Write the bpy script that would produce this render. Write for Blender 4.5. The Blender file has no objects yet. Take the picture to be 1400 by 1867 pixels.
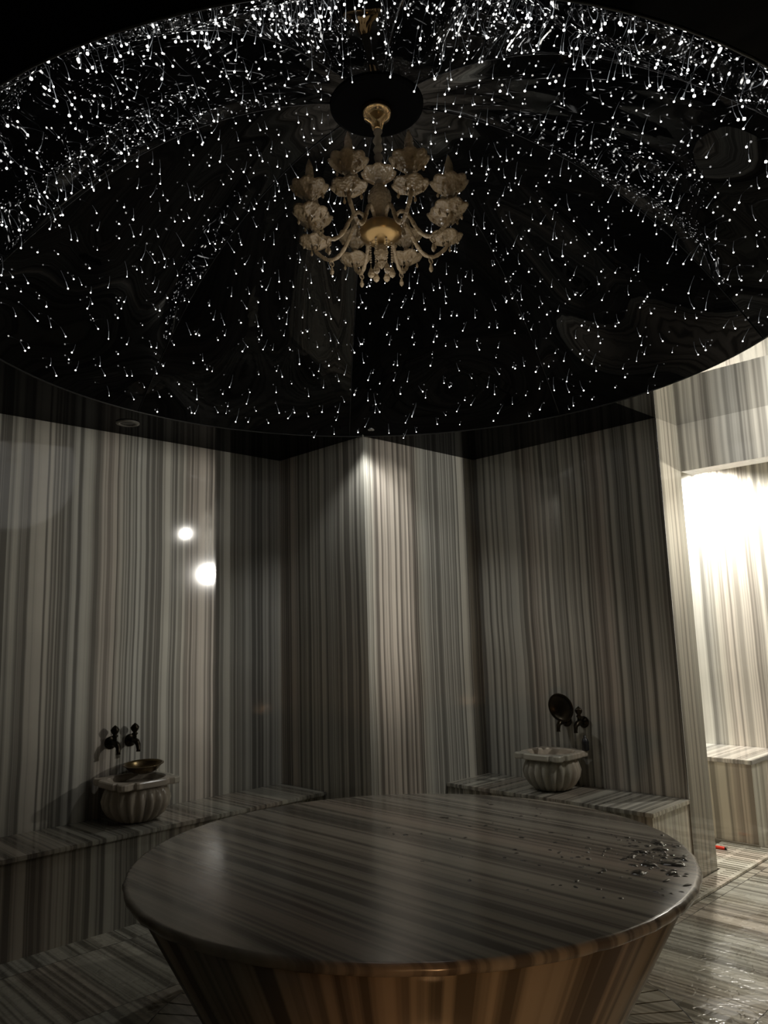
import bpy, bmesh, math, random
from mathutils import Vector, Matrix
random.seed(7)
PI = math.pi
C = bpy.context.scene.collection
sc = bpy.context.scene

# ------------------------------------------------------------------ camera
F_PX = 1392.9
yaw, pitch, roll = math.radians(45.3875), math.radians(9.187), math.radians(-1.6956)
fw = Vector((math.cos(yaw)*math.cos(pitch), math.sin(yaw)*math.cos(pitch), math.sin(pitch)))
rt = Vector((math.sin(yaw), -math.cos(yaw), 0))
up = rt.cross(fw)
r2 = rt*math.cos(roll) + up*math.sin(roll)
u2 = -rt*math.sin(roll) + up*math.cos(roll)
cam_data = bpy.data.cameras.new('camera')
cam = bpy.data.objects.new('camera', cam_data); C.objects.link(cam)
M = Matrix((r2, u2, -fw)).transposed().to_4x4()
M.translation = Vector((0, 0, 1.4085))
cam.matrix_world = M
cam_data.sensor_fit = 'HORIZONTAL'; cam_data.sensor_width = 36.0
cam_data.lens = F_PX*36.0/1400.0
cam_data.clip_start = 0.02; cam_data.clip_end = 60
sc.camera = cam

# ------------------------------------------------------------------ world, view
w = bpy.data.worlds.new('world'); sc.world = w; w.use_nodes = True
w.node_tree.nodes['Background'].inputs[0].default_value = (0.004, 0.004, 0.005, 1)
w.node_tree.nodes['Background'].inputs[1].default_value = 0.3
sc.view_settings.view_transform = 'Standard'; sc.view_settings.look = 'None'
sc.view_settings.gamma = 1.0; sc.view_settings.use_curve_mapping = False
sc.view_settings.exposure = 0.0
sc.cycles.max_bounces = 8; sc.cycles.glossy_bounces = 4; sc.cycles.diffuse_bounces = 4
sc.cycles.transmission_bounces = 4
sc.cycles.sample_clamp_indirect = 1.5
sc.cycles.caustics_reflective = False; sc.cycles.caustics_refractive = False

# ------------------------------------------------------------------ lights
def spot(name, loc, target, energy, col, ang, blend=0.5, size=0.04):
    l = bpy.data.lights.new(name, 'SPOT'); l.energy = energy; l.color = col
    l.spot_size = math.radians(ang); l.spot_blend = blend; l.shadow_soft_size = size
    o = bpy.data.objects.new(name, l); C.objects.link(o); o.location = loc
    o.rotation_euler = (Vector(target)-Vector(loc)).to_track_quat('-Z', 'Y').to_euler()
    return o
def area(name, loc, target, energy, col, sx, sy):
    l = bpy.data.lights.new(name, 'AREA'); l.energy = energy; l.color = col
    l.shape = 'RECTANGLE'; l.size = sx; l.size_y = sy
    o = bpy.data.objects.new(name, l); C.objects.link(o); o.location = loc
    o.rotation_euler = (Vector(target)-Vector(loc)).to_track_quat('-Z', 'Y').to_euler()
    return o
COOL = (1.0, 0.99, 0.95); NEUT = (1.0, 0.955, 0.87); WARM = (1.0, 0.55, 0.25)
H = 2.671
spot('downlight_lamp_annex_wall', (5.60, 2.41, 2.64), (5.72, 2.41, 0), 230, NEUT, 150, 0.7, 0.03)
spot('downlight_lamp_annex_middle', (5.25, 1.30, 2.66), (5.25, 1.35, 0), 110, NEUT, 150, 0.6, 0.05)
spot('annex_wall_lamp_light', (5.42, -0.14, 2.28), (2.75, 4.339, 2.08), 290, NEUT, 40, 1.0, 0.04)
spot('downlight_lamp_doorway', (4.44, 0.95, 2.62), (4.643, 1.45, 2.50), 62, NEUT, 130, 0.7, 0.012)
spot('downlight_lamp_corner', (3.165, 3.30, 2.66), (3.40, 3.36, 0), 20, COOL, 116, 0.6, 0.03)
spot('warm_lamp_behind_viewer', (0.25, -0.10, 0.42), (1.75, 1.15, 0.32), 27, WARM, 50, 1.0, 0.06)

sg = bpy.data.lights.new('star_glow', 'POINT'); sg.energy = 6.5; sg.color = (1, .97, .92); sg.shadow_soft_size = .5
so = bpy.data.objects.new('star_glow', sg); C.objects.link(so); so.location = (2.149, 2.149, 2.85)
spot('chandelier_fill', (0.9, -0.3, 1.0), (2.149, 2.149, 3.2), 9, (1.0, .70, .36), 24, 1.0, 0.05)  # added warm fill from the viewer's side, brightens the chandelier; no fixture there

# ------------------------------------------------------------------ node helpers
def mat_new(name):
    m = bpy.data.materials.new(name); m.use_nodes = True
    return m, m.node_tree.nodes, m.node_tree.links, m.node_tree.nodes['Principled BSDF']
def simple(name, col, rough=0.5, metal=0.0, **kw):
    m, n, l, b = mat_new(name)
    b.inputs['Base Color'].default_value = (*col, 1); b.inputs['Roughness'].default_value = rough
    b.inputs['Metallic'].default_value = metal
    for k, v in kw.items(): b.inputs[k.replace('_', ' ')].default_value = v
    return m
def emis(name, col, s):
    m, n, l, b = mat_new(name)
    b.inputs['Base Color'].default_value = (0, 0, 0, 1)
    b.inputs['Emission Color'].default_value = (*col, 1); b.inputs['Emission Strength'].default_value = s
    m.cycles.emission_sampling = 'NONE'
    return m

def marble(name, axis, seed=0.0, sc1=9.0, sc2=34.0, light=(.60,.585,.53), dark=(.19,.183,.167), rough=0.07,
           tile=None, polar=None, wet=False, warp=0.03):
    """striped grey and white marble; stripes run across the given world axis"""
    m, n, l, b = mat_new(name)
    geo = n.new('ShaderNodeNewGeometry'); sep = n.new('ShaderNodeSeparateXYZ')
    l.new(geo.outputs['Position'], sep.inputs[0])
    def math_(op, a, b_=None):
        q = n.new('ShaderNodeMath'); q.operation = op
        for i, v in enumerate((a, b_)):
            if v is None: continue
            if isinstance(v, (int, float)): q.inputs[i].default_value = v
            else: l.new(v, q.inputs[i])
        return q.outputs[0]
    if polar:
        dx = math_('SUBTRACT', sep.outputs[0], polar[0]); dy = math_('SUBTRACT', sep.outputs[1], polar[1])
        u = math_('ARCTAN2', dy, dx)
    else:
        u = sep.outputs[{'X': 0, 'Y': 1}[axis]]
    if tile:
        o = sep.outputs[{'X': 0, 'Y': 1}[tile[0]]]
        row = math_('FLOOR', math_('DIVIDE', o, tile[1]))
        u_t = math_('ADD', u, math_('MULTIPLY', row, 3.73))
    else:
        u_t = u
    wn = n.new('ShaderNodeTexNoise'); wn.inputs['Scale'].default_value = 1.1; wn.inputs['Detail'].default_value = 2
    l.new(geo.outputs['Position'], wn.inputs['Vector'])
    u_t = math_('ADD', math_('ADD', u_t, seed), math_('MULTIPLY', wn.outputs['Fac'], warp))
    def n1(scale, detail, rough_):
        q = n.new('ShaderNodeTexNoise'); q.noise_dimensions = '1D'
        q.inputs['Scale'].default_value = scale; q.inputs['Detail'].default_value = detail
        q.inputs['Roughness'].default_value = rough_
        l.new(u_t, q.inputs['W']); return q.outputs['Fac']
    a = n1(sc1, 3.0, 0.75); c = n1(sc2, 2.0, 0.6); d = n1(2.2, 1.0, 0.5)
    mix = math_('ADD', math_('MULTIPLY', a, 0.62), math_('MULTIPLY', c, 0.38))
    ramp = n.new('ShaderNodeValToRGB'); l.new(mix, ramp.inputs[0])
    e = ramp.color_ramp.elements
    mid = tuple(0.5*(x+y) for x, y in zip(light, dark)); q1 = tuple(0.25*x+0.75*y for x, y in zip(light, dark))
    e[0].position = 0.40; e[0].color = (*dark, 1); e[1].position = 0.60; e[1].color = (*light, 1)
    for p, col in ((0.435, dark), (0.45, q1), (0.475, q1), (0.49, mid), (0.51, mid), (0.53, tuple(0.85*x for x in light))):
        k = e.new(p); k.color = (*col, 1)
    tint = n.new('ShaderNodeValToRGB'); l.new(d, tint.inputs[0])
    t = tint.color_ramp.elements
    t[0].position = 0.36; t[0].color = (1.0, 0.93, 0.89, 1); t[1].position = 0.62; t[1].color = (0.96, 0.975, 0.97, 1)
    k = t.new(0.48); k.color = (1, 0.99, 0.95, 1)
    mm = n.new('ShaderNodeMix'); mm.data_type = 'RGBA'; mm.blend_type = 'MULTIPLY'; mm.inputs[0].default_value = 1
    l.new(ramp.outputs[0], mm.inputs[6]); l.new(tint.outputs[0], mm.inputs[7])
    # cloudy vertical veining
    cl = n.new('ShaderNodeTexNoise'); cl.inputs['Scale'].default_value = 3.0; cl.inputs['Detail'].default_value = 4
    l.new(geo.outputs['Position'], cl.inputs['Vector'])
    cr = n.new('ShaderNodeMapRange'); cr.inputs[3].default_value = 0.82; cr.inputs[4].default_value = 1.12
    l.new(cl.outputs['Fac'], cr.inputs[0])
    m2 = n.new('ShaderNodeMix'); m2.data_type = 'RGBA'; m2.blend_type = 'MULTIPLY'; m2.inputs[0].default_value = 1
    l.new(mm.outputs[2], m2.inputs[6]); l.new(cr.outputs[0], m2.inputs[7])
    col = m2.outputs[2]
    if tile:
        def line(v, size):
            f = math_('FRACT', math_('DIVIDE', v, size))
            return math_('LESS_THAN', f, 0.004/size)
        g = math_('MAXIMUM', line(sep.outputs[0], tile[1]*1.5), line(sep.outputs[1], tile[1]))
        m3 = n.new('ShaderNodeMix'); m3.data_type = 'RGBA'; l.new(g, m3.inputs[0]); l.new(col, m3.inputs[6])
        m3.inputs[7].default_value = (0.06, 0.055, 0.05, 1); col = m3.outputs[2]
    l.new(col, b.inputs['Base Color'])
    b.inputs['Roughness'].default_value = rough
    if wet:
        wv = n.new('ShaderNodeTexNoise'); wv.inputs['Scale'].default_value = 5.5; wv.inputs['Detail'].default_value = 3
        l.new(geo.outputs['Position'], wv.inputs['Vector'])
        mr = n.new('ShaderNodeMapRange'); mr.inputs[1].default_value = 0.48; mr.inputs[2].default_value = 0.54
        mr.inputs[3].default_value = 0.32; mr.inputs[4].default_value = 0.04
        l.new(wv.outputs['Fac'], mr.inputs[0]); l.new(mr.outputs[0], b.inputs['Roughness'])
        bn = n.new('ShaderNodeTexNoise'); bn.inputs['Scale'].default_value = 16; bn.inputs['Detail'].default_value = 2
        l.new(geo.outputs['Position'], bn.inputs['Vector'])
        bm_ = n.new('ShaderNodeMapRange'); bm_.interpolation_type = 'SMOOTHSTEP'
        bm_.inputs[1].default_value = 0.47; bm_.inputs[2].default_value = 0.55
        l.new(bn.outputs['Fac'], bm_.inputs[0])
        bp = n.new('ShaderNodeBump'); bp.inputs['Strength'].default_value = 0.25; bp.inputs['Distance'].default_value = 0.006
        l.new(bm_.outputs[0], bp.inputs['Height']); l.new(bp.outputs[0], b.inputs['Normal'])
    return m

film = simple('black_gloss_film', (0.0035, 0.0037, 0.0042), 0.02)
film.node_tree.nodes['Principled BSDF'].inputs['IOR'].default_value = 1.33
film_flat = simple('black_satin_film', (0.004, 0.004, 0.0045), 0.06)
film_flat.node_tree.nodes['Principled BSDF'].inputs['IOR'].default_value = 1.07
film_added_mirror = simple('added_mirror_film', (0.62, 0.62, 0.61), 0.012, 1.0)  # mirror finish added so this ceiling patch reflects the lit doorway marble strongly
blackseam = simple('film_welt', (0.02, 0.02, 0.022), 0.25)
rimmat = simple('rim_trim_metal', (0.06, 0.06, 0.058), 0.35, 0.7)
plaster = simple('pale_plaster', (0.6, 0.58, 0.53), 0.7)
bronze = simple('dark_bronze', (0.035, 0.028, 0.018), 0.32, 0.85)
brass = simple('aged_brass', (0.16, 0.115, 0.055), 0.28, 0.95)
gold = simple('polished_gold', (0.80, 0.52, 0.24), 0.10, 1.0)
goldplate = simple('gold_plate_hub', (0.42, 0.27, 0.11), 0.3, 0.9)
amber = simple('amber_crystal', (0.56, 0.42, 0.25), 0.07, 0.0, IOR=1.55)
ab = amber.node_tree.nodes['Principled BSDF']; ab.inputs['Transmission Weight'].default_value = 0.3
av = amber.node_tree.nodes.new('ShaderNodeTexVoronoi'); av.inputs['Scale'].default_value = 85
ap = amber.node_tree.nodes.new('ShaderNodeBump'); ap.inputs['Strength'].default_value = 0.9; ap.inputs['Distance'].default_value = 0.004
ac = amber.node_tree.nodes.new('ShaderNodeTexCoord')
amber.node_tree.links.new(ac.outputs['Object'], av.inputs['Vector'])
amber.node_tree.links.new(av.outputs['Distance'], ap.inputs['Height']); amber.node_tree.links.new(ap.outputs[0], ab.inputs['Normal'])
cover = simple('beige_fabric_sleeve', (0.36, 0.29, 0.20), 0.8)
greyplastic = simple('grey_fixture', (0.26, 0.25, 0.22), 0.5)
darkglass = simple('dark_lens', (0.05, 0.05, 0.05), 0.2)
lampglow = emis('lamp_lens_glow', (1.0, 0.85, 0.62), 4)
bead_m = emis('fibre_tip_glow', (1.0, 0.99, 0.96), 6.0)
bead_b = emis('fibre_tip_glow_bright', (1.0, 0.97, 0.90), 14.0)
fib1 = emis('fibre_glow_near_tip', (0.92, 0.96, 1.0), 0.35)
fib2 = emis('fibre_glow_root', (0.92, 0.96, 1.0), 0.07)
water = simple('clear_water', (0.10, 0.09, 0.075), 0.05, 0.0, IOR=1.9, Alpha=0.8)
redplastic = simple('red_plastic', (0.72, 0.045, 0.02), 0.3)
blackplastic = simple('black_plastic', (0.01, 0.01, 0.012), 0.4)
chrome = simple('bright_steel', (0.7, 0.7, 0.7), 0.2, 1.0)
groove = simple('dark_groove', (0.012, 0.011, 0.010), 0.6)
kurna = None

# ------------------------------------------------------------------ mesh helpers
def link(name, bm, mats, parent=None, smooth=False, loc=None):
    me = bpy.data.meshes.new(name)
    bmesh.ops.recalc_face_normals(bm, faces=bm.faces)
    bm.to_mesh(me); bm.free()
    if not isinstance(mats, (list, tuple)): mats = [mats]
    for m in mats: me.materials.append(m)
    if smooth:
        for p in me.polygons: p.use_smooth = True
    o = bpy.data.objects.new(name, me); C.objects.link(o)
    if parent: o.parent = parent
    if loc: o.location = loc
    return o
def tag(o, label=None, cat=None, group=None, kind=None):
    for k, v in (('label', label), ('category', cat), ('group', group), ('kind', kind)):
        if v: o[k] = v
    return o
def thing(name, loc, label, cat, group=None, rz=0):
    o = bpy.data.objects.new(name, None); C.objects.link(o); o.location = loc; o.rotation_euler = (0, 0, rz)
    o.empty_display_size = 0.1
    return tag(o, label, cat, group)
def box(bm, x0, x1, y0, y1, z0, z1, mi=0, bev=0.0):
    vs = [bm.verts.new((x, y, z)) for z in (z0, z1) for x, y in ((x0, y0), (x1, y0), (x1, y1), (x0, y1))]
    fs = [bm.faces.new([vs[i] for i in f]) for f in ((3,2,1,0), (4,5,6,7), (0,1,5,4), (1,2,6,5), (2,3,7,6), (3,0,4,7))]
    for f in fs: f.material_index = mi
    if bev:
        es = list({e for f in fs for e in f.edges})
        bmesh.ops.bevel(bm, geom=es, offset=bev, segments=2, affect='EDGES')
    return bm
def B(*a, **k):
    bm = bmesh.new(); box(bm, *a, **k); return bm
def lathe(bm, prof, seg=24, c=(0, 0, 0), mod=None, mi=0, closed=False, cap=True):
    """prof: list of (r, z); mod(theta, i) -> (radius factor, dz)"""
    rows = []
    for i, (r, z) in enumerate(prof):
        row = []
        for k in range(seg):
            t = 2*PI*k/seg
            f, dz = mod(t, i) if mod else (1, 0)
            row.append(bm.verts.new((c[0]+r*f*math.cos(t), c[1]+r*f*math.sin(t), c[2]+z+dz)))
        rows.append(row)
    for i in range(len(rows)-1):
        for k in range(seg):
            f = bm.faces.new((rows[i][k], rows[i][(k+1) % seg], rows[i+1][(k+1) % seg], rows[i+1][k])); f.material_index = mi
    if cap:
        for row in (rows[0], rows[-1]):
            try:
                f = bm.faces.new(row); f.material_index = mi
            except Exception: pass
    return rows
def tube(bm, pts, rad, seg=8, mi=0, cap=True):
    pts = [Vector(p) for p in pts]
    n = len(pts); rads = rad if isinstance(rad, (list, tuple)) else [rad]*n
    rows = []; prev = None
    for i, p in enumerate(pts):
        d = (pts[min(i+1, n-1)]-pts[max(i-1, 0)]).normalized()
        if prev is None:
            a = d.orthogonal().normalized()
        else:
            a = (prev - d*prev.dot(d)).normalized()
        prev = a; b_ = d.cross(a)
        rows.append([bm.verts.new(p + (a*math.cos(2*PI*k/seg)+b_*math.sin(2*PI*k/seg))*rads[i]) for k in range(seg)])
    for i in range(n-1):
        for k in range(seg):
            f = bm.faces.new((rows[i][k], rows[i][(k+1) % seg], rows[i+1][(k+1) % seg], rows[i+1][k])); f.material_index = mi
    if cap:
        for row in (rows[0], rows[-1]):
            f = bm.faces.new(row); f.material_index = mi
def ball(bm, c, r, sub=1, mi=0):
    g = bmesh.ops.create_icosphere(bm, subdivisions=sub, radius=r, matrix=Matrix.Translation(c))
    for v in g['verts']:
        for f in v.link_faces: f.material_index = mi

# ------------------------------------------------------------------ the room shell
X0, Y0 = -0.5, -0.5
m_wx = marble('marble_wall_left', 'X', 3.1)
m_wx2 = marble('marble_corner_bright_face', 'X', 11.7, 13.0, 46.0)
m_wy1 = marble('marble_corner_side_face', 'Y', 23.3, 13.0, 46.0)
m_wy2 = marble('marble_wall_right', 'Y', 31.9)
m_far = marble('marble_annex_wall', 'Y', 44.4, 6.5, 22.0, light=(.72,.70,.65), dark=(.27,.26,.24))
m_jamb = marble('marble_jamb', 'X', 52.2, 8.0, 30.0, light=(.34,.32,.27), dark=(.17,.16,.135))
m_floor = marble('marble_floor', 'X', 61.0, 8.0, 30.0, light=(.50,.48,.41), dark=(.16,.15,.125), rough=0.2, tile=('Y', 0.62), wet=True)
m_bx = marble('marble_bench_left', 'X', 71.0, 9.0, 34.0, light=(.46,.44,.38), dark=(.16,.15,.13))
m_by = marble('marble_bench_right', 'Y', 77.0, 9.0, 34.0, light=(.50,.48,.42), dark=(.17,.16,.14))
m_bend = marble('marble_bench_end', 'X', 83.0, 12.0, 40.0, light=(.62,.59,.50), dark=(.30,.28,.24))

def two_face(bm, nx=1, ny=0):
    """faces whose normal points along x take slot nx, along y slot ny"""
    bmesh.ops.recalc_face_normals(bm, faces=bm.faces)
    for f in bm.faces:
        if abs(f.normal.x) > 0.7: f.material_index = nx
        else: f.material_index = ny
    return bm
def S(name, bm, mats, **k):
    return tag(link(name, bm, mats, **k), kind='structure')
S('floor', B(X0-.1, 6.0, Y0-.1, 4.5, -0.08, 0.0), m_floor)
S('wall_left', two_face(B(X0-.1, 3.244, 4.339, 4.45, 0, H+.05)), [m_wx, m_wy1])
S('wall_corner', two_face(B(3.244, 4.357, 3.461, 4.45, 0, H+.05)), [m_wx2, m_wy1])
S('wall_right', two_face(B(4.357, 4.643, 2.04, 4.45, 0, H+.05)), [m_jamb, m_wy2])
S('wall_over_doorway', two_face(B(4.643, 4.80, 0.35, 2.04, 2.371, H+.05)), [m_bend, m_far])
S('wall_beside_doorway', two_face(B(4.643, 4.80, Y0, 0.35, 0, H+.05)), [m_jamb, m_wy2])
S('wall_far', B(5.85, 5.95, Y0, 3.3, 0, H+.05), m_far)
S('wall_annex_end', two_face(B(4.643, 5.95, 3.3, 3.4, 0, H+.05)), [m_jamb, m_wy2])
S('wall_back', two_face(B(X0-.1, X0, Y0-.1, 4.339, 0, H+.05)), [m_jamb, m_wy2])
S('wall_front', two_face(B(X0, 5.95, Y0-.1, Y0, 0, H+.05)), [m_wx, m_wy2])
S('trim_1', B(4.352, 4.3575, 2.036, 2.0405, 0.452, H), chrome)

CX, CY, R = 2.149, 2.149, 1.718
def flat_ceiling():
    bm = bmesh.new(); N = 128
    x0, x1, y0, y1 = X0-.1, 4.643, Y0-.1, 4.45
    angs = sorted([2*PI*k/N for k in range(N)] + [math.atan2(y-CY, x-CX) % (2*PI) for x in (x0, x1) for y in (y0, y1)])
    rows = []
    for z in (H, H+.03):
        inn, out = [], []
        for t in angs:
            c, s = math.cos(t), math.sin(t)
            d = min([v for v in ((x1-CX)/c if c > 1e-9 else 1e9, (x0-CX)/c if c < -1e-9 else 1e9,
                                 (y1-CY)/s if s > 1e-9 else 1e9, (y0-CY)/s if s < -1e-9 else 1e9)])
            inn.append(bm.verts.new((CX+R*c, CY+R*s, z))); out.append(bm.verts.new((CX+d*c, CY+d*s, z)))
        rows.append((inn, out))
    n = len(angs)
    for i in range(n):
        j = (i+1) % n
        for inn, out in rows: bm.faces.new((inn[i], inn[j], out[j], out[i]))
        bm.faces.new((rows[0][0][i], rows[0][0][j], rows[1][0][j], rows[1][0][i]))
        bm.faces.new((rows[0][1][i], rows[0][1][j], rows[1][1][j], rows[1][1][i]))
    return bm
co = flat_ceiling()
bmesh.ops.bisect_plane(co, geom=co.verts[:]+co.edges[:]+co.faces[:], plane_co=(0, 2.04, 0), plane_no=(0, 1, 0))
bmesh.ops.bisect_plane(co, geom=co.verts[:]+co.edges[:]+co.faces[:], plane_co=(3.0, 0, 0), plane_no=(1, 0, 0))
for f in co.faces:
    c_ = f.calc_center_median()
    f.material_index = 1 if (c_.x > 3.0 and c_.y < 2.04 and abs(c_.z-H) < .001) else 0
S('ceiling', co, [film_flat, film_added_mirror])
S('ceiling_annex', B(4.80, 5.95, Y0, 3.4, H, H+.05), plaster)

# ------------------------------------------------------------------ the star dome
RIB0 = math.radians(8.0); GORE = PI/4
def prof_z(q):           # q = r/R
    return H + 1.05*(1-q**2.3)
def dome_pt(q, az):
    ph = ((az-RIB0) % GORE) - GORE/2
    wgt = min(1, max(0, (1-q)/0.22)); wgt = wgt*wgt*(3-2*wgt)
    chord = math.cos(GORE/2)/math.cos(ph)
    edge = 1-abs(ph)/(GORE/2)
    fac = 1-wgt*(1-chord) - 0.018*wgt*min(1, q*1.6)*math.sin(edge*PI/2)**0.6
    wob = 0.006*math.sin(az*19+q*9)*wgt*min(1, q*q*2)
    r = q*R*fac
    return Vector((CX+r*math.cos(az), CY+r*math.sin(az), prof_z(q)+wob))
def dome_n(q, az):
    e = 0.004
    a = dome_pt(min(q+e, 1), az)-dome_pt(q-e, az); b_ = dome_pt(q, az+e)-dome_pt(q, az-e)
    n = a.cross(b_).normalized()
    return -n if n.dot(Vector((CX, CY, 1.8))-dome_pt(q, az)) < 0 else n
dome = thing('star_dome', (CX, CY, H), 'black glossy domed ceiling panel full of tiny white star lights above the round slab', 'star ceiling')
inv = Matrix.Translation((-CX, -CY, -H))
Q0 = 0.117
for g in range(8):
    bm = bmesh.new(); na, nr = 20, 40
    grid = [[bm.verts.new(dome_pt(Q0+(1-Q0)*i/nr, RIB0+GORE*(g+min(0.99999, max(1e-5, k/na))))) for k in range(na+1)] for i in range(nr+1)]
    for i in range(nr):
        for k in range(na): bm.faces.new((grid[i][k], grid[i][k+1], grid[i+1][k+1], grid[i+1][k]))
    bm.transform(inv)
    bmesh.ops.recalc_face_normals(bm, faces=bm.faces)
    link('film_gore', bm, film, dome, smooth=True)
    bm = bmesh.new()
    tube(bm, [dome_pt(Q0+(1-Q0)*i/30, RIB0+GORE*g+1e-4)+dome_n(max(.13, Q0+(1-Q0)*i/30-.005), RIB0+GORE*g+.02)*0.001 for i in range(31)], 0.0028, 6)
    bm.transform(inv); link('seam_welt', bm, blackseam, dome, smooth=True)
bm = bmesh.new(); lathe(bm, [(0.202, 0.0), (0.205, -0.012), (0.19, -0.02), (0.0005, -0.02)], 48, (0, 0, prof_z(Q0)-H+0.004))
link('centre_disc', bm, simple('matt_black_disc', (0.002, 0.002, 0.002), 0.9, Specular_IOR_Level=0.1), dome)
bm = bmesh.new(); tube(bm, [(math.cos(2*PI*k/96)*(R-.001), math.sin(2*PI*k/96)*(R-.001), -0.001) for k in range(97)], 0.0035, 6, cap=False)
link('rim_trim', bm, rimmat, dome, smooth=True)

def project(P):
    d = P-Vector((0, 0, 1.4085)); z = d.dot(fw)
    return (700+F_PX*d.dot(r2)/z, 933.5-F_PX*d.dot(u2)/z, z) if z > 0.1 else None
stars = []
golden = PI*(3-math.sqrt(5)); NS = 1300
for i in range(NS):
    q = math.sqrt(0.02+(i+.5)/NS*0.965) + random.uniform(-.022, .022)
    az = i*golden + random.uniform(-.035, .035)/max(q, .2)
    if q < 0.14 or q > 0.992: continue
    P = dome_pt(q, az); n = dome_n(max(q, .13), az)
    L = random.choice((0.012, 0.02, 0.03, 0.045, 0.045, 0.06))*random.uniform(.7, 1.3)
    side = Vector((random.uniform(-1, 1), random.uniform(-1, 1), random.uniform(-.6, .3)))
    down = Vector((0, 0, -1))
    d = (n*0.5+down*0.55+side*0.62).normalized()
    tip = P+d*L+down*L*0.25
    if (tip-P).dot(n) < 0.006: tip += n*(0.006-(tip-P).dot(n))
    rad = random.choice((0.0022, 0.003, 0.003, 0.0036, 0.0036, 0.0042))
    stars.append((P, (P+tip)/2+n*L*0.22, tip, rad, random.random() < (0.16 if 150 < math.degrees(az) % 360 < 315 else 0.04), L))
def star_bm(bm, s):
    P, mid, tip, rad, bright, L = s
    ball(bm, tip, rad*(1.25 if bright else 1), 1, 1 if bright else 0)
    def bz(t): return P*(1-t)**2+mid*2*t*(1-t)+tip*t*t
    tube(bm, [bz(1), bz(.8), bz(.55)], [.0013, .0009, .0006], 4, 2, cap=False)
    tube(bm, [bz(.55), bz(.3), bz(0)], [.0006, .0005, .0004], 4, 3, cap=False)
vis = []
for s in stars:
    p = project(s[2])
    if p and 0 < p[0] < 1400 and 0 < p[1] < 1867: vis.append((s[3]/p[2]*(1.5 if s[4] else 1)+s[5]*.02, s))
vis.sort(key=lambda v: -v[0]); big = [s for _, s in vis[:100]]; ids = {id(s) for s in big}
SM = [bead_m, bead_b, fib1, fib2]
for s in big:
    bm = bmesh.new(); star_bm(bm, s); bm.transform(inv); link('fibre_star', bm, SM, dome)
bm = bmesh.new()
for s in stars:
    if id(s) not in ids: star_bm(bm, s)
bm.transform(inv); o = link('fibre_stars', bm, SM, dome); o['kind'] = 'stuff'

# ------------------------------------------------------------------ round marble slab
TX, TY, TZ, TR = 2.152, 2.10, 0.623, 1.009
m_top = marble('marble_round_top', 'X', 91.0, 6.5, 22.0, light=(.34,.305,.255), dark=(.115,.10,.085), rough=0.2)
m_drum = marble('marble_round_drum', 'X', 5.0, 4.5, 15.0, light=(.42,.36,.28), dark=(.13,.11,.085), rough=0.2, polar=(TX, TY))
slab = thing('round_marble_slab', (TX, TY, 0), 'large round striped marble platform with tapered drum in the middle of the room', 'platform')
bm = bmesh.new()
lathe(bm, [(0.3, -.034), (TR-.012, -.034), (TR-.003, -.029), (TR, -.02), (TR-.001, -.009), (TR-.009, -.001), (TR-.016, 0), (0.0005, 0)], 144, (0, 0, TZ),
      mod=lambda t, i: (1+0.0022*math.sin(t*63)*math.sin(t*11)+0.0016*math.sin(t*38+1), 0) if 1 <= i <= 5 else (1, 0))
link('top_slab', bm, m_top, slab, smooth=True)
bm = bmesh.new(); lathe(bm, [(0.66, 0.0), (0.665, 0.02), (0.978, TZ-.034)], 144); link('drum', bm, m_drum, slab, smooth=True)

# drain ring round its foot
ring = thing('drain_ring', (TX, TY, 0), 'slotted marble drain ring in the floor round the foot of the round platform', 'floor drain')
m_ring = marble('marble_ring', 'X', 97.0, 7.0, 26.0, light=(.46,.43,.36), dark=(.2,.185,.15), rough=0.25)
bm = bmesh.new(); n = 72
for k in range(n):
    a0, a1 = 2*PI*k/n+.004, 2*PI*(k+1)/n-.004
    for (ra, rb) in ((0.70, 0.995),):
        vs = []
        for z in (0.001, 0.008):
            for j in range(4):
                t = a0+(a1-a0)*j/3
                vs.append([bm.verts.new((ra*math.cos(t), ra*math.sin(t), z)), bm.verts.new((rb*math.cos(t), rb*math.sin(t), z))])
        lo, hi = vs[:4], vs[4:]
        for j in range(3):
            bm.faces.new((hi[j][0], hi[j][1], hi[j+1][1], hi[j+1][0]))
            bm.faces.new((hi[j][1], lo[j][1], lo[j+1][1], hi[j+1][1])); bm.faces.new((hi[j][0], hi[j+1][0], lo[j+1][0], lo[j][0]))
        bm.faces.new((hi[0][0], lo[0][0], lo[0][1], hi[0][1])); bm.faces.new((hi[3][0], hi[3][1], lo[3][1], lo[3][0]))
link('ring_stone', bm, m_ring, ring)
bm = bmesh.new(); lathe(bm, [(0.69, 0.0005), (0.69, .0035), (1.004, .0035), (1.004, 0.0005)], 96, cap=False); link('groove', bm, groove, ring)

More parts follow.
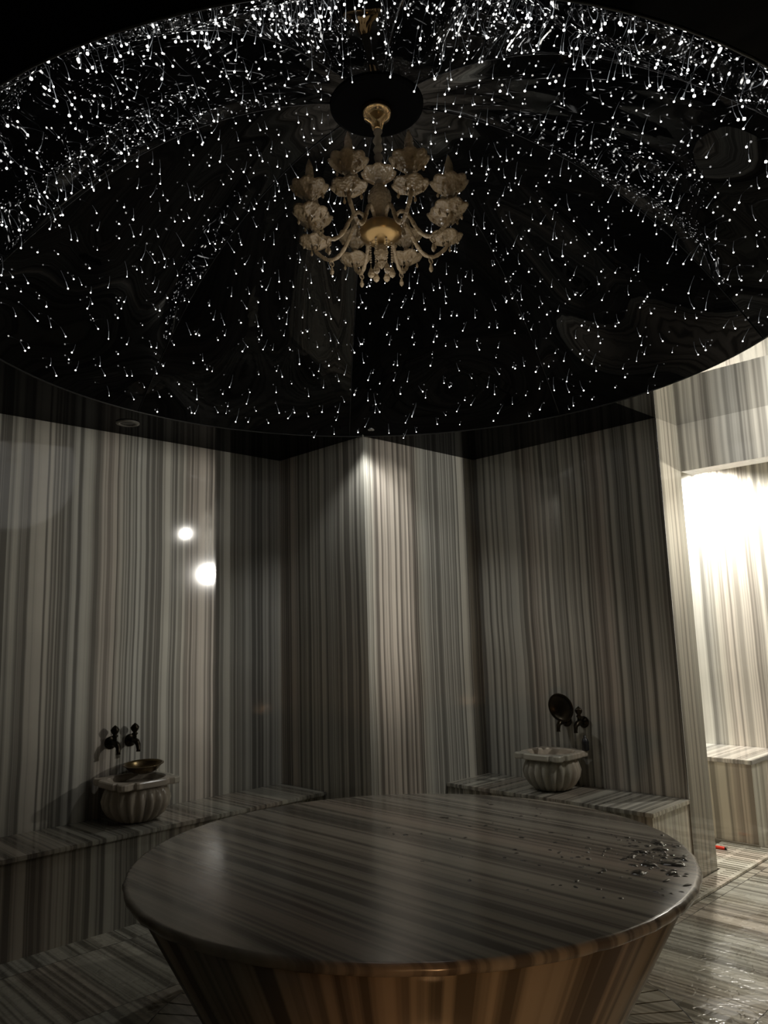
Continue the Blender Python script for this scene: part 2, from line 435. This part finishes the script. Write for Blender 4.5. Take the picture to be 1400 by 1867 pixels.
# linear drain in front of the doorway pier
gr = thing('drain_grate', (4.45, 1.985, 0), 'straight strip of slotted marble drain grating on the floor at the doorway', 'floor drain')
m_gr = marble('marble_grate', 'X', 103.0, 9.0, 30.0, light=(.66,.63,.55), dark=(.34,.32,.27), rough=0.3)
bm = bmesh.new(); x = 3.55
while x < 5.24:
    y1 = 2.034 if x < 4.645 else 2.26
    box(bm, x-4.45, x+.040-4.45, 1.915-1.985, 1.94-1.985, .0005, .014)
    box(bm, x-4.45, x+.030-4.45, 1.94-1.985, y1-.03-1.985, .0005, .014)
    box(bm, x-4.45, x+.040-4.45, y1-.03-1.985, y1-1.985, .0005, .014)
    if y1 > 2.1: box(bm, x-4.45, x+.040-4.45, 2.085-1.985, 2.115-1.985, .0005, .0142)
    x += .040
link('slotted_stone', bm, m_gr, gr)
bm = bmesh.new(); box(bm, 3.55-4.45, 5.24-4.45, 1.915-1.985, 2.034-1.985, .0003, .002); box(bm, 4.65-4.45, 5.24-4.45, 2.034-1.985, 2.26-1.985, .0003, .002)
link('channel', bm, groove, gr)

# ------------------------------------------------------------------ benches
bn = thing('marble_bench', (1.6, 4.1, 0), 'long marble bench along the left wall under the pair of taps', 'bench')
bm = B(X0-1.6, 3.243-1.6, 3.890-4.1, 4.338-4.1, 0, .425); link('base', two_face(bm, 0, 0), m_bx, bn)
bm = B(X0-1.6, 3.243-1.6, 3.875-4.1, 4.338-4.1, .425, .4485, bev=.004); link('seat_slab', bm, m_bx, bn)
bn = thing('marble_bench', (4.135, 2.75, 0), 'short marble bench against the right wall beside the bright doorway', 'bench')
bm = two_face(B(3.925-4.135, 4.356-4.135, 2.046-2.75, 3.46-2.75, 0, .425)); link('base', bm, [m_bend, m_by], bn)
bm = two_face(B(3.913-4.135, 4.356-4.135, 2.034-2.75, 3.46-2.75, .425, .4485, bev=.003)); 
for f in bm.faces:
    if abs(f.normal.z) > .5: f.material_index = 1
link('seat_slab', bm, [m_bend, m_by], bn)
m_b2 = marble('marble_annex_bench', 'Y', 120.0, 7.0, 26.0, light=(.62,.58,.49), dark=(.27,.25,.21))
bn = thing('marble_bench', (5.55, 2.6, 0), 'marble bench in the bright room seen through the doorway', 'bench')
bm = two_face(B(5.263-5.55, 5.849-5.55, 2.03-2.6, 3.299-2.6, 0, .515)); link('base', bm, [m_bend, m_b2], bn)
bm = B(5.253-5.55, 5.849-5.55, 2.02-2.6, 3.299-2.6, .515, .543, bev=.003); link('seat_slab', bm, m_far, bn)
bm = B(5.244-5.55, 5.263-5.55, 2.02-2.6, 3.299-2.6, 0, .025, bev=.003); link('plinth', bm, m_jamb, bn)

# ------------------------------------------------------------------ basins
m_kur = marble('basin_marble', 'X', 130.0, 5.0, 18.0, light=(.62,.585,.50), dark=(.38,.36,.31), rough=0.22)
def squircle(h, t, bump):
    """square outline with concave notches beside rounded corner lobes"""
    c, s = math.cos(t), math.sin(t)
    r = h/(abs(c)**5+abs(s)**5)**(1/5)
    a = abs(((t+PI/4) % (PI/2))-PI/4)      # 0 at side centre, pi/4 at the corner
    k = a/(PI/4)
    return r*(1-bump*math.exp(-((k-.70)/.09)**2) + bump*.35*math.exp(-((k-1)/.16)**2))
def basin(loc, h, label):
    b = thing('wash_basin', loc, label, 'basin')
    N = 96; ang = [2*PI*k/N for k in range(N)]
    bm = bmesh.new(); z0, z1 = .190, .225
    def ringv(f, z): return [bm.verts.new((f(t)*math.cos(t), f(t)*math.sin(t), z)) for t in ang]
    rows = [ringv(lambda t: h*.80, z0), ringv(lambda t: squircle(h, t, .13)-.004, z0), ringv(lambda t: squircle(h, t, .13), z0+.006),
            ringv(lambda t: squircle(h, t, .13), z1-.006), ringv(lambda t: squircle(h, t, .13)-.005, z1),
            ringv(lambda t: h*.84, z1), ringv(lambda t: h*.80, z1-.008), ringv(lambda t: h*.66, .08), ringv(lambda t: h*.35, .05), ringv(lambda t: .001, .045)]
    for a, c in zip(rows, rows[1:]):
        for k in range(N): bm.faces.new((a[k], a[(k+1) % N], c[(k+1) % N], c[k]))
    link('rim', bm, m_kur, b, smooth=False)
    bm = bmesh.new()
    pr = [(h*.46, 0), (h*.58, .006), (h*.74, .035), (h*.86, .075), (h*.92, .115), (h*.90, .155), (h*.84, .191)]
    amp = [.02, .06, .12, .14, .12, .06, 0]
    lathe(bm, pr, 128, mod=lambda t, i: (1+amp[i]*(abs(math.cos(t*10))-.5)*1.7, 0)); link('fluted_bowl', bm, m_kur, b, smooth=True)
    return b
basin((4.15, 2.80, .4485), .176, 'carved marble basin with fluted bowl on the right bench')
basin((2.092, 4.134, .4485), .186, 'carved marble basin under two taps on the left bench')

# taps
def tap_build(root):
    """spout towards local -y, wall plate at y=0"""
    def rotlathe(bm, prof, seg=20, y=0, z=0):
        rows = lathe(bm, prof, seg)
        vs = [v for r in rows for v in r]
        for v in vs:
            v.co = Vector((v.co.x, y-v.co.z, z+v.co.y))
    bm = bmesh.new(); rotlathe(bm, [(.036, 0), (.036, .006), (.028, .012), (.015, .018), (.013, .030)]); link('wall_plate', bm, bronze, root, smooth=True)
    bm = bmesh.new(); tube(bm, [(0, -.02, 0), (0, -.05, .002), (0, -.08, -.003), (0, -.098, -.018), (0, -.102, -.045), (0, -.102, -.056)], [.015, .019, .017, .014, .011, .013], 12); link('spout', bm, bronze, root, smooth=True)
    bm = bmesh.new(); lathe(bm, [(.012, .01), (.010, .030), (.018, .040), (.010, .048), (.020, .062), (.024, .075), (.016, .088), (.006, .096), (.002, .1)], 16, (0, -.055, 0), mod=lambda t, i: (1+.15*math.cos(4*t), 0)); link('handle', bm, bronze, root, smooth=True)
t0 = thing('wall_tap', (2.030, 4.339, .850), 'dark bronze wall tap, left one over the left basin', 'tap'); tap_build(t0)
def dup(root, loc, rz, label):
    r = root.copy(); C.objects.link(r); r.location = loc; r.rotation_euler = (0, 0, rz); r['label'] = label
    for ch in list(root.children):
        c = ch.copy(); C.objects.link(c); c.parent = r
    return r
dup(t0, (2.150, 4.339, .852), 0, 'dark bronze wall tap, right one over the left basin beside the brass bowl')
dup(t0, (4.357, 2.805, .835), -PI/2, 'dark wall tap half hidden by the dark round dish over the right basin')
dup(t0, (4.357, 2.680, .835), -PI/2, 'dark wall tap over the right basin, nearer the bright doorway')

# metal bowls
def bowl(name, loc, rot, rad, dep, mat, label):
    bm = bmesh.new(); t = .002
    o_ = [(.02, 0), (rad*.45, .003), (rad*.75, dep*.35), (rad*.93, dep*.8), (rad, dep)]
    lathe(bm, [(.0005, 0)]+o_+[(rad+.008, dep+.001), (rad+.008, dep+.003), (rad-.002, dep+.003)]+[(r-t, z+t) for r, z in reversed(o_[:-1])]+[(.0005, t+.001)], 40, cap=False)
    o = link(name, bm, mat, None, smooth=True, loc=loc); o.rotation_euler = rot
    return tag(o, label, 'bowl')
bowl('metal_bowl', (2.165, 4.200, .680), (math.radians(3), math.radians(-3), 0), .105, .050, brass, 'shallow brass bowl resting on the rim of the left basin')
bowl('metal_dish', (4.235, 2.745, .938), (math.radians(0), math.radians(-100), 0), .082, .028, bronze, 'dark round metal dish hanging on the taps over the right basin')
bm = bmesh.new(); lathe(bm, [(.020, 0), (.022, .004), (.022, .05), (.016, .068), (.008, .076), (.008, .088), (.0005, .09)], 20)
o = link('small_bottle', bm, blackplastic, None, smooth=True, loc=(4.29, 2.640, .6737)); tag(o, 'small black bottle on the back corner of the right basin rim', 'bottle')

# ------------------------------------------------------------------ ceiling fixtures
def downlight(loc, label, on):
    d = thing('ceiling_downlight', loc, label, 'ceiling light')
    bm = bmesh.new(); lathe(bm, [(.066, 0), (.066, -.006), (.055, -.010), (.044, -.008), (.042, -.001)], 32, cap=False); link('trim_ring', bm, greyplastic, d, smooth=True)
    bm = bmesh.new(); lathe(bm, [(.043, -.001), (.040, -.005), (.0005, -.006)], 32); link('lens', bm, lampglow if on else darkglass, d, smooth=True)
    return d
downlight((1.965, 4.087, H), 'round grey recessed downlight, switched off, in the black ceiling by the left wall', False)
sp = thing('corner_spotlight', (3.165, 3.30, H), 'tiny spotlight in the ceiling over the projecting marble corner', 'spotlight')
bm = bmesh.new(); lathe(bm, [(.020, 0), (.020, -.010), (.012, -.012), (.012, -.004)], 20); link('housing', bm, chrome, sp, smooth=True)
al = thing('ceiling_downlight', (5.60, 2.41, H), 'downlight in the bright room close to its far marble wall', 'ceiling light')
bm = bmesh.new(); lathe(bm, [(.05, 0), (.05, -.006), (.036, -.008), (.034, -.001)], 32, cap=False); link('trim_ring', bm, greyplastic, al)

wl = thing('wall_lamp', (5.42, -0.49, 2.28), 'globe wall lamp in the bright room beyond the doorway', 'lamp')
bm = bmesh.new(); tube(bm, [(0, 0, 0), (0, .16, 0), (0, .22, 0)], [.03, .012, .012], 12); link('bracket', bm, chrome, wl, smooth=True)
bm = bmesh.new(); lathe(bm, [(.015, -.03), (.028, -.015), (.030, .01), (.018, .03), (.001, .034)], 24, (0, .26, 0)); link('glass_globe', bm, lampglow, wl, smooth=True)

# ------------------------------------------------------------------ cigarette lighter
lt = thing('cigarette_lighter', (5.06, 2.19, .0142), 'red plastic lighter lying on the floor grating before the far bench', 'lighter', rz=-PI/2+.05)
bm = bmesh.new(); tube(bm, [(-.045, 0, .010), (-.043, 0, .010), (.022, 0, .010), (.024, 0, .010)], [.008, .0095, .0095, .009], 14); link('body', bm, redplastic, lt, smooth=True)
bm = B(.024, .036, -.008, .008, .002, .017, bev=.001); link('thumb_lever', bm, blackplastic, lt)
bm = B(.030, .044, -.006, .006, .008, .019, bev=.001); link('windshield', bm, chrome, lt)

# ------------------------------------------------------------------ water on the slab
bm = bmesh.new()
def droplet(x, y, r, stretch, a, h):
    segs = 14; c, s = math.cos(a), math.sin(a); rows = []
    ph = random.random()*6
    for (f, z) in ((1, 0), (.85, h*.45), (.6, h*.82), (.3, h)):
        row = []
        for k in range(segs):
            t = 2*PI*k/segs; rr = r*f*(1+.22*math.sin(2*t+ph)+.12*math.sin(3*t+ph*2))
            px, py = rr*math.cos(t)*stretch, rr*math.sin(t)
            row.append(bm.verts.new((x+px*c-py*s, y+px*s+py*c, z)))
        rows.append(row)
    for p, q in zip(rows, rows[1:]):
        for k in range(segs): bm.faces.new((p[k], p[(k+1) % segs], q[(k+1) % segs], q[k]))
    bm.faces.new(rows[-1])
cnt = 0
while cnt < 175:
    x = random.uniform(2.0, 3.1); y = random.uniform(1.08, 2.4)
    d = math.hypot(x-TX, y-TY)
    if d > TR-.03: continue
    if random.random() > math.exp(-((math.hypot(x-2.66, y-1.33))/.27)**2)+.045: continue
    near = math.hypot(x-2.66, y-1.33) < .25
    rd = random.uniform(.004, .010)*(2.2 if near and random.random() < .15 else .9); droplet(x, y, rd, random.uniform(1, 2.0), random.uniform(0, PI), rd*random.uniform(.28, .42)); cnt += 1
o = link('water_droplets', bm, water, None, smooth=True, loc=(0, 0, TZ+.0002)); tag(o, 'water drops and small puddles on the right side of the round platform', 'water', kind='stuff')

# ------------------------------------------------------------------ chandelier
ch = thing('chandelier', (CX, CY, 0), 'amber crystal chandelier with eight curved arms hanging from the dome centre', 'chandelier')
ZT = prof_z(Q0)-.016
bm = bmesh.new(); lathe(bm, [(.012, 3.595), (.022, 3.60), (.028, 3.625), (.052, 3.645), (.066, 3.67), (.070, ZT-.012), (.066, ZT)], 32); link('canopy', bm, gold, ch, smooth=True)
bm = bmesh.new(); pts = [(0.004*math.sin(k*1.9), 0.004*math.cos(k*1.3), 3.600-.0115*k) for k in range(26)]
tube(bm, pts, [.0165+.004*math.sin(k*1.7) for k in range(26)], 10); link('chain_sleeve', bm, cover, ch, smooth=True)
def petal(bm, c, prof, n, amp, droop):
    lathe(bm, prof, n*8, c, mod=lambda t, i: (1+amp*(i/(len(prof)-1))**1.5*(abs(math.cos(t*n/2))-.4), droop*(i/(len(prof)-1))**2*(abs(math.cos(t*n/2))-1)), cap=False)
bm = bmesh.new(); petal(bm, (0, 0, 3.335), [(.012, 0), (.02, .02), (.045, .045), (.066, .062), (.074, .055), (.070, .050)], 8, .14, .012); link('upper_dish', bm, amber, ch, smooth=True)
bm = bmesh.new(); lathe(bm, [(.012, 3.345), (.020, 3.33), (.045, 3.30), (.052, 3.27), (.046, 3.23), (.028, 3.19), (.026, 3.165), (.040, 3.15), (.045, 3.14)], 32, mod=lambda t, i: (1+.03*math.cos(12*t), 0)); link('vase', bm, amber, ch, smooth=True)
bm = bmesh.new(); lathe(bm, [(.045, 3.155), (.075, 3.145), (.092, 3.125), (.094, 3.105), (.078, 3.085), (.050, 3.07), (.02, 3.06), (.004, 3.055)], 40, mod=lambda t, i: (1+.02*math.cos(20*t), 0)); link('hub_bowl', bm, goldplate, ch, smooth=True)
def drop_mesh(bm, x, y, z, r=.009, h=.04, thread=.02):
    tube(bm, [(x, y, z), (x, y, z-thread)], .0012, 5)
    rows = lathe(bm, [(.001, 0), (r*.45, -h*.2), (r, -h*.62), (r*.75, -h*.85), (.001, -h)], 8, (x, y, z-thread))
# bottom crystal
bm = bmesh.new(); lathe(bm, [(.010, 3.06), (.022, 3.045), (.030, 3.02), (.022, 2.995), (.012, 2.985), (.018, 2.972), (.010, 2.955), (.001, 2.945)], 20, mod=lambda t, i: (1+.12*math.cos(8*t), 0)); link('bottom_finial', bm, amber, ch)
for k in range(6):
    a = 2*PI*k/6+.3; r = .032 if k else .0
    bm = bmesh.new(); x, y = .045*math.cos(a), .045*math.sin(a)
    for j in range(9): ball(bm, (x, y, 3.065-.011*j), .005, 1)
    drop_mesh(bm, x, y, 2.968, .015, .052, .012); link('bead_pendant', bm, amber, ch)
arm0 = None
for k in range(8):
    a = yaw+PI/8+PI/4*k
    rr = .315; lo = 1 if k % 2 else 0
    def P3(r, z): return (r*math.cos(a), r*math.sin(a), z)
    bm = bmesh.new()
    ctrl = [(.055, 3.13), (.075, 3.175), (.105, 3.185), (.135, 3.15), (.165, 3.09), (.20, 3.05), (.24, 3.04), (.275, 3.06), (rr, 3.10), (rr, 3.13)]
    pts = []
    for i in range(len(ctrl)-1):
        p0 = ctrl[max(i-1, 0)]; p1 = ctrl[i]; p2 = ctrl[i+1]; p3 = ctrl[min(i+2, len(ctrl)-1)]
        for j in range(4):
            t = j/4
            pts.append(tuple(.5*((2*p1[m])+(-p0[m]+p2[m])*t+(2*p0[m]-5*p1[m]+4*p2[m]-p3[m])*t*t+(-p0[m]+3*p1[m]-3*p2[m]+p3[m])*t**3) for m in (0, 1)))
    pts.append(ctrl[-1])
    tube(bm, [P3(*p) for p in pts], [.0085*(1+.13*math.sin(i*1.9)) for i in range(len(pts))], 10)
    arm = link('arm', bm, amber, ch, smooth=True)
    cx, cy = rr*math.cos(a), rr*math.sin(a)
    bm = bmesh.new(); petal(bm, (cx, cy, 3.125), [(.010, 0), (.026, .012), (.055, .028), (.072, .026), (.064, .020), (.02, .006)], 6, .22, .02); link('drip_pan', bm, amber, arm, smooth=True)
    bm = bmesh.new(); lathe(bm, [(.012, 3.135), (.020, 3.15), (.010, 3.17), (.014, 3.185), (.009, 3.20)], 14, (cx, cy, 0)); link('stem', bm, amber, arm, smooth=True)
    bm = bmesh.new(); petal(bm, (cx, cy, 3.195), [(.012, 0), (.026, .020), (.046, .050), (.066, .070), (.078, .066), (.070, .058), (.03, .03)], 8, .20, .02); link('petal_cup', bm, amber, arm, smooth=True)
    bm = bmesh.new(); lathe(bm, [(.009, 3.22), (.015, 3.25), (.019, 3.30), (.015, 3.345), (.006, 3.375), (.001, 3.385)], 12, (cx, cy, 0), mod=lambda t, i: (1+.12*math.cos(6*t), 0)); link('candle_tip', bm, amber, arm, smooth=True)
    bm = bmesh.new(); drop_mesh(bm, .235*math.cos(a), .235*math.sin(a), 3.035, .010, .045, .022)
    tube(bm, [(.235*math.cos(a)+.012*math.cos(q), .235*math.sin(a), 3.022+.012*math.sin(q)) for q in [2*PI*j/10 for j in range(11)]], .0025, 5, cap=False); link('pendant', bm, amber, arm)
    for j in range(4):
        q = a+PI/4+PI/2*j
        bm = bmesh.new(); drop_mesh(bm, cx+.052*math.cos(q), cy+.052*math.sin(q), 3.140, .0065, .028, .010); link('pendant', bm, amber, arm)
        bm = bmesh.new(); drop_mesh(bm, cx+.056*math.cos(q+.6), cy+.056*math.sin(q+.6), 3.246, .0065, .026, .008); link('pendant', bm, amber, arm)
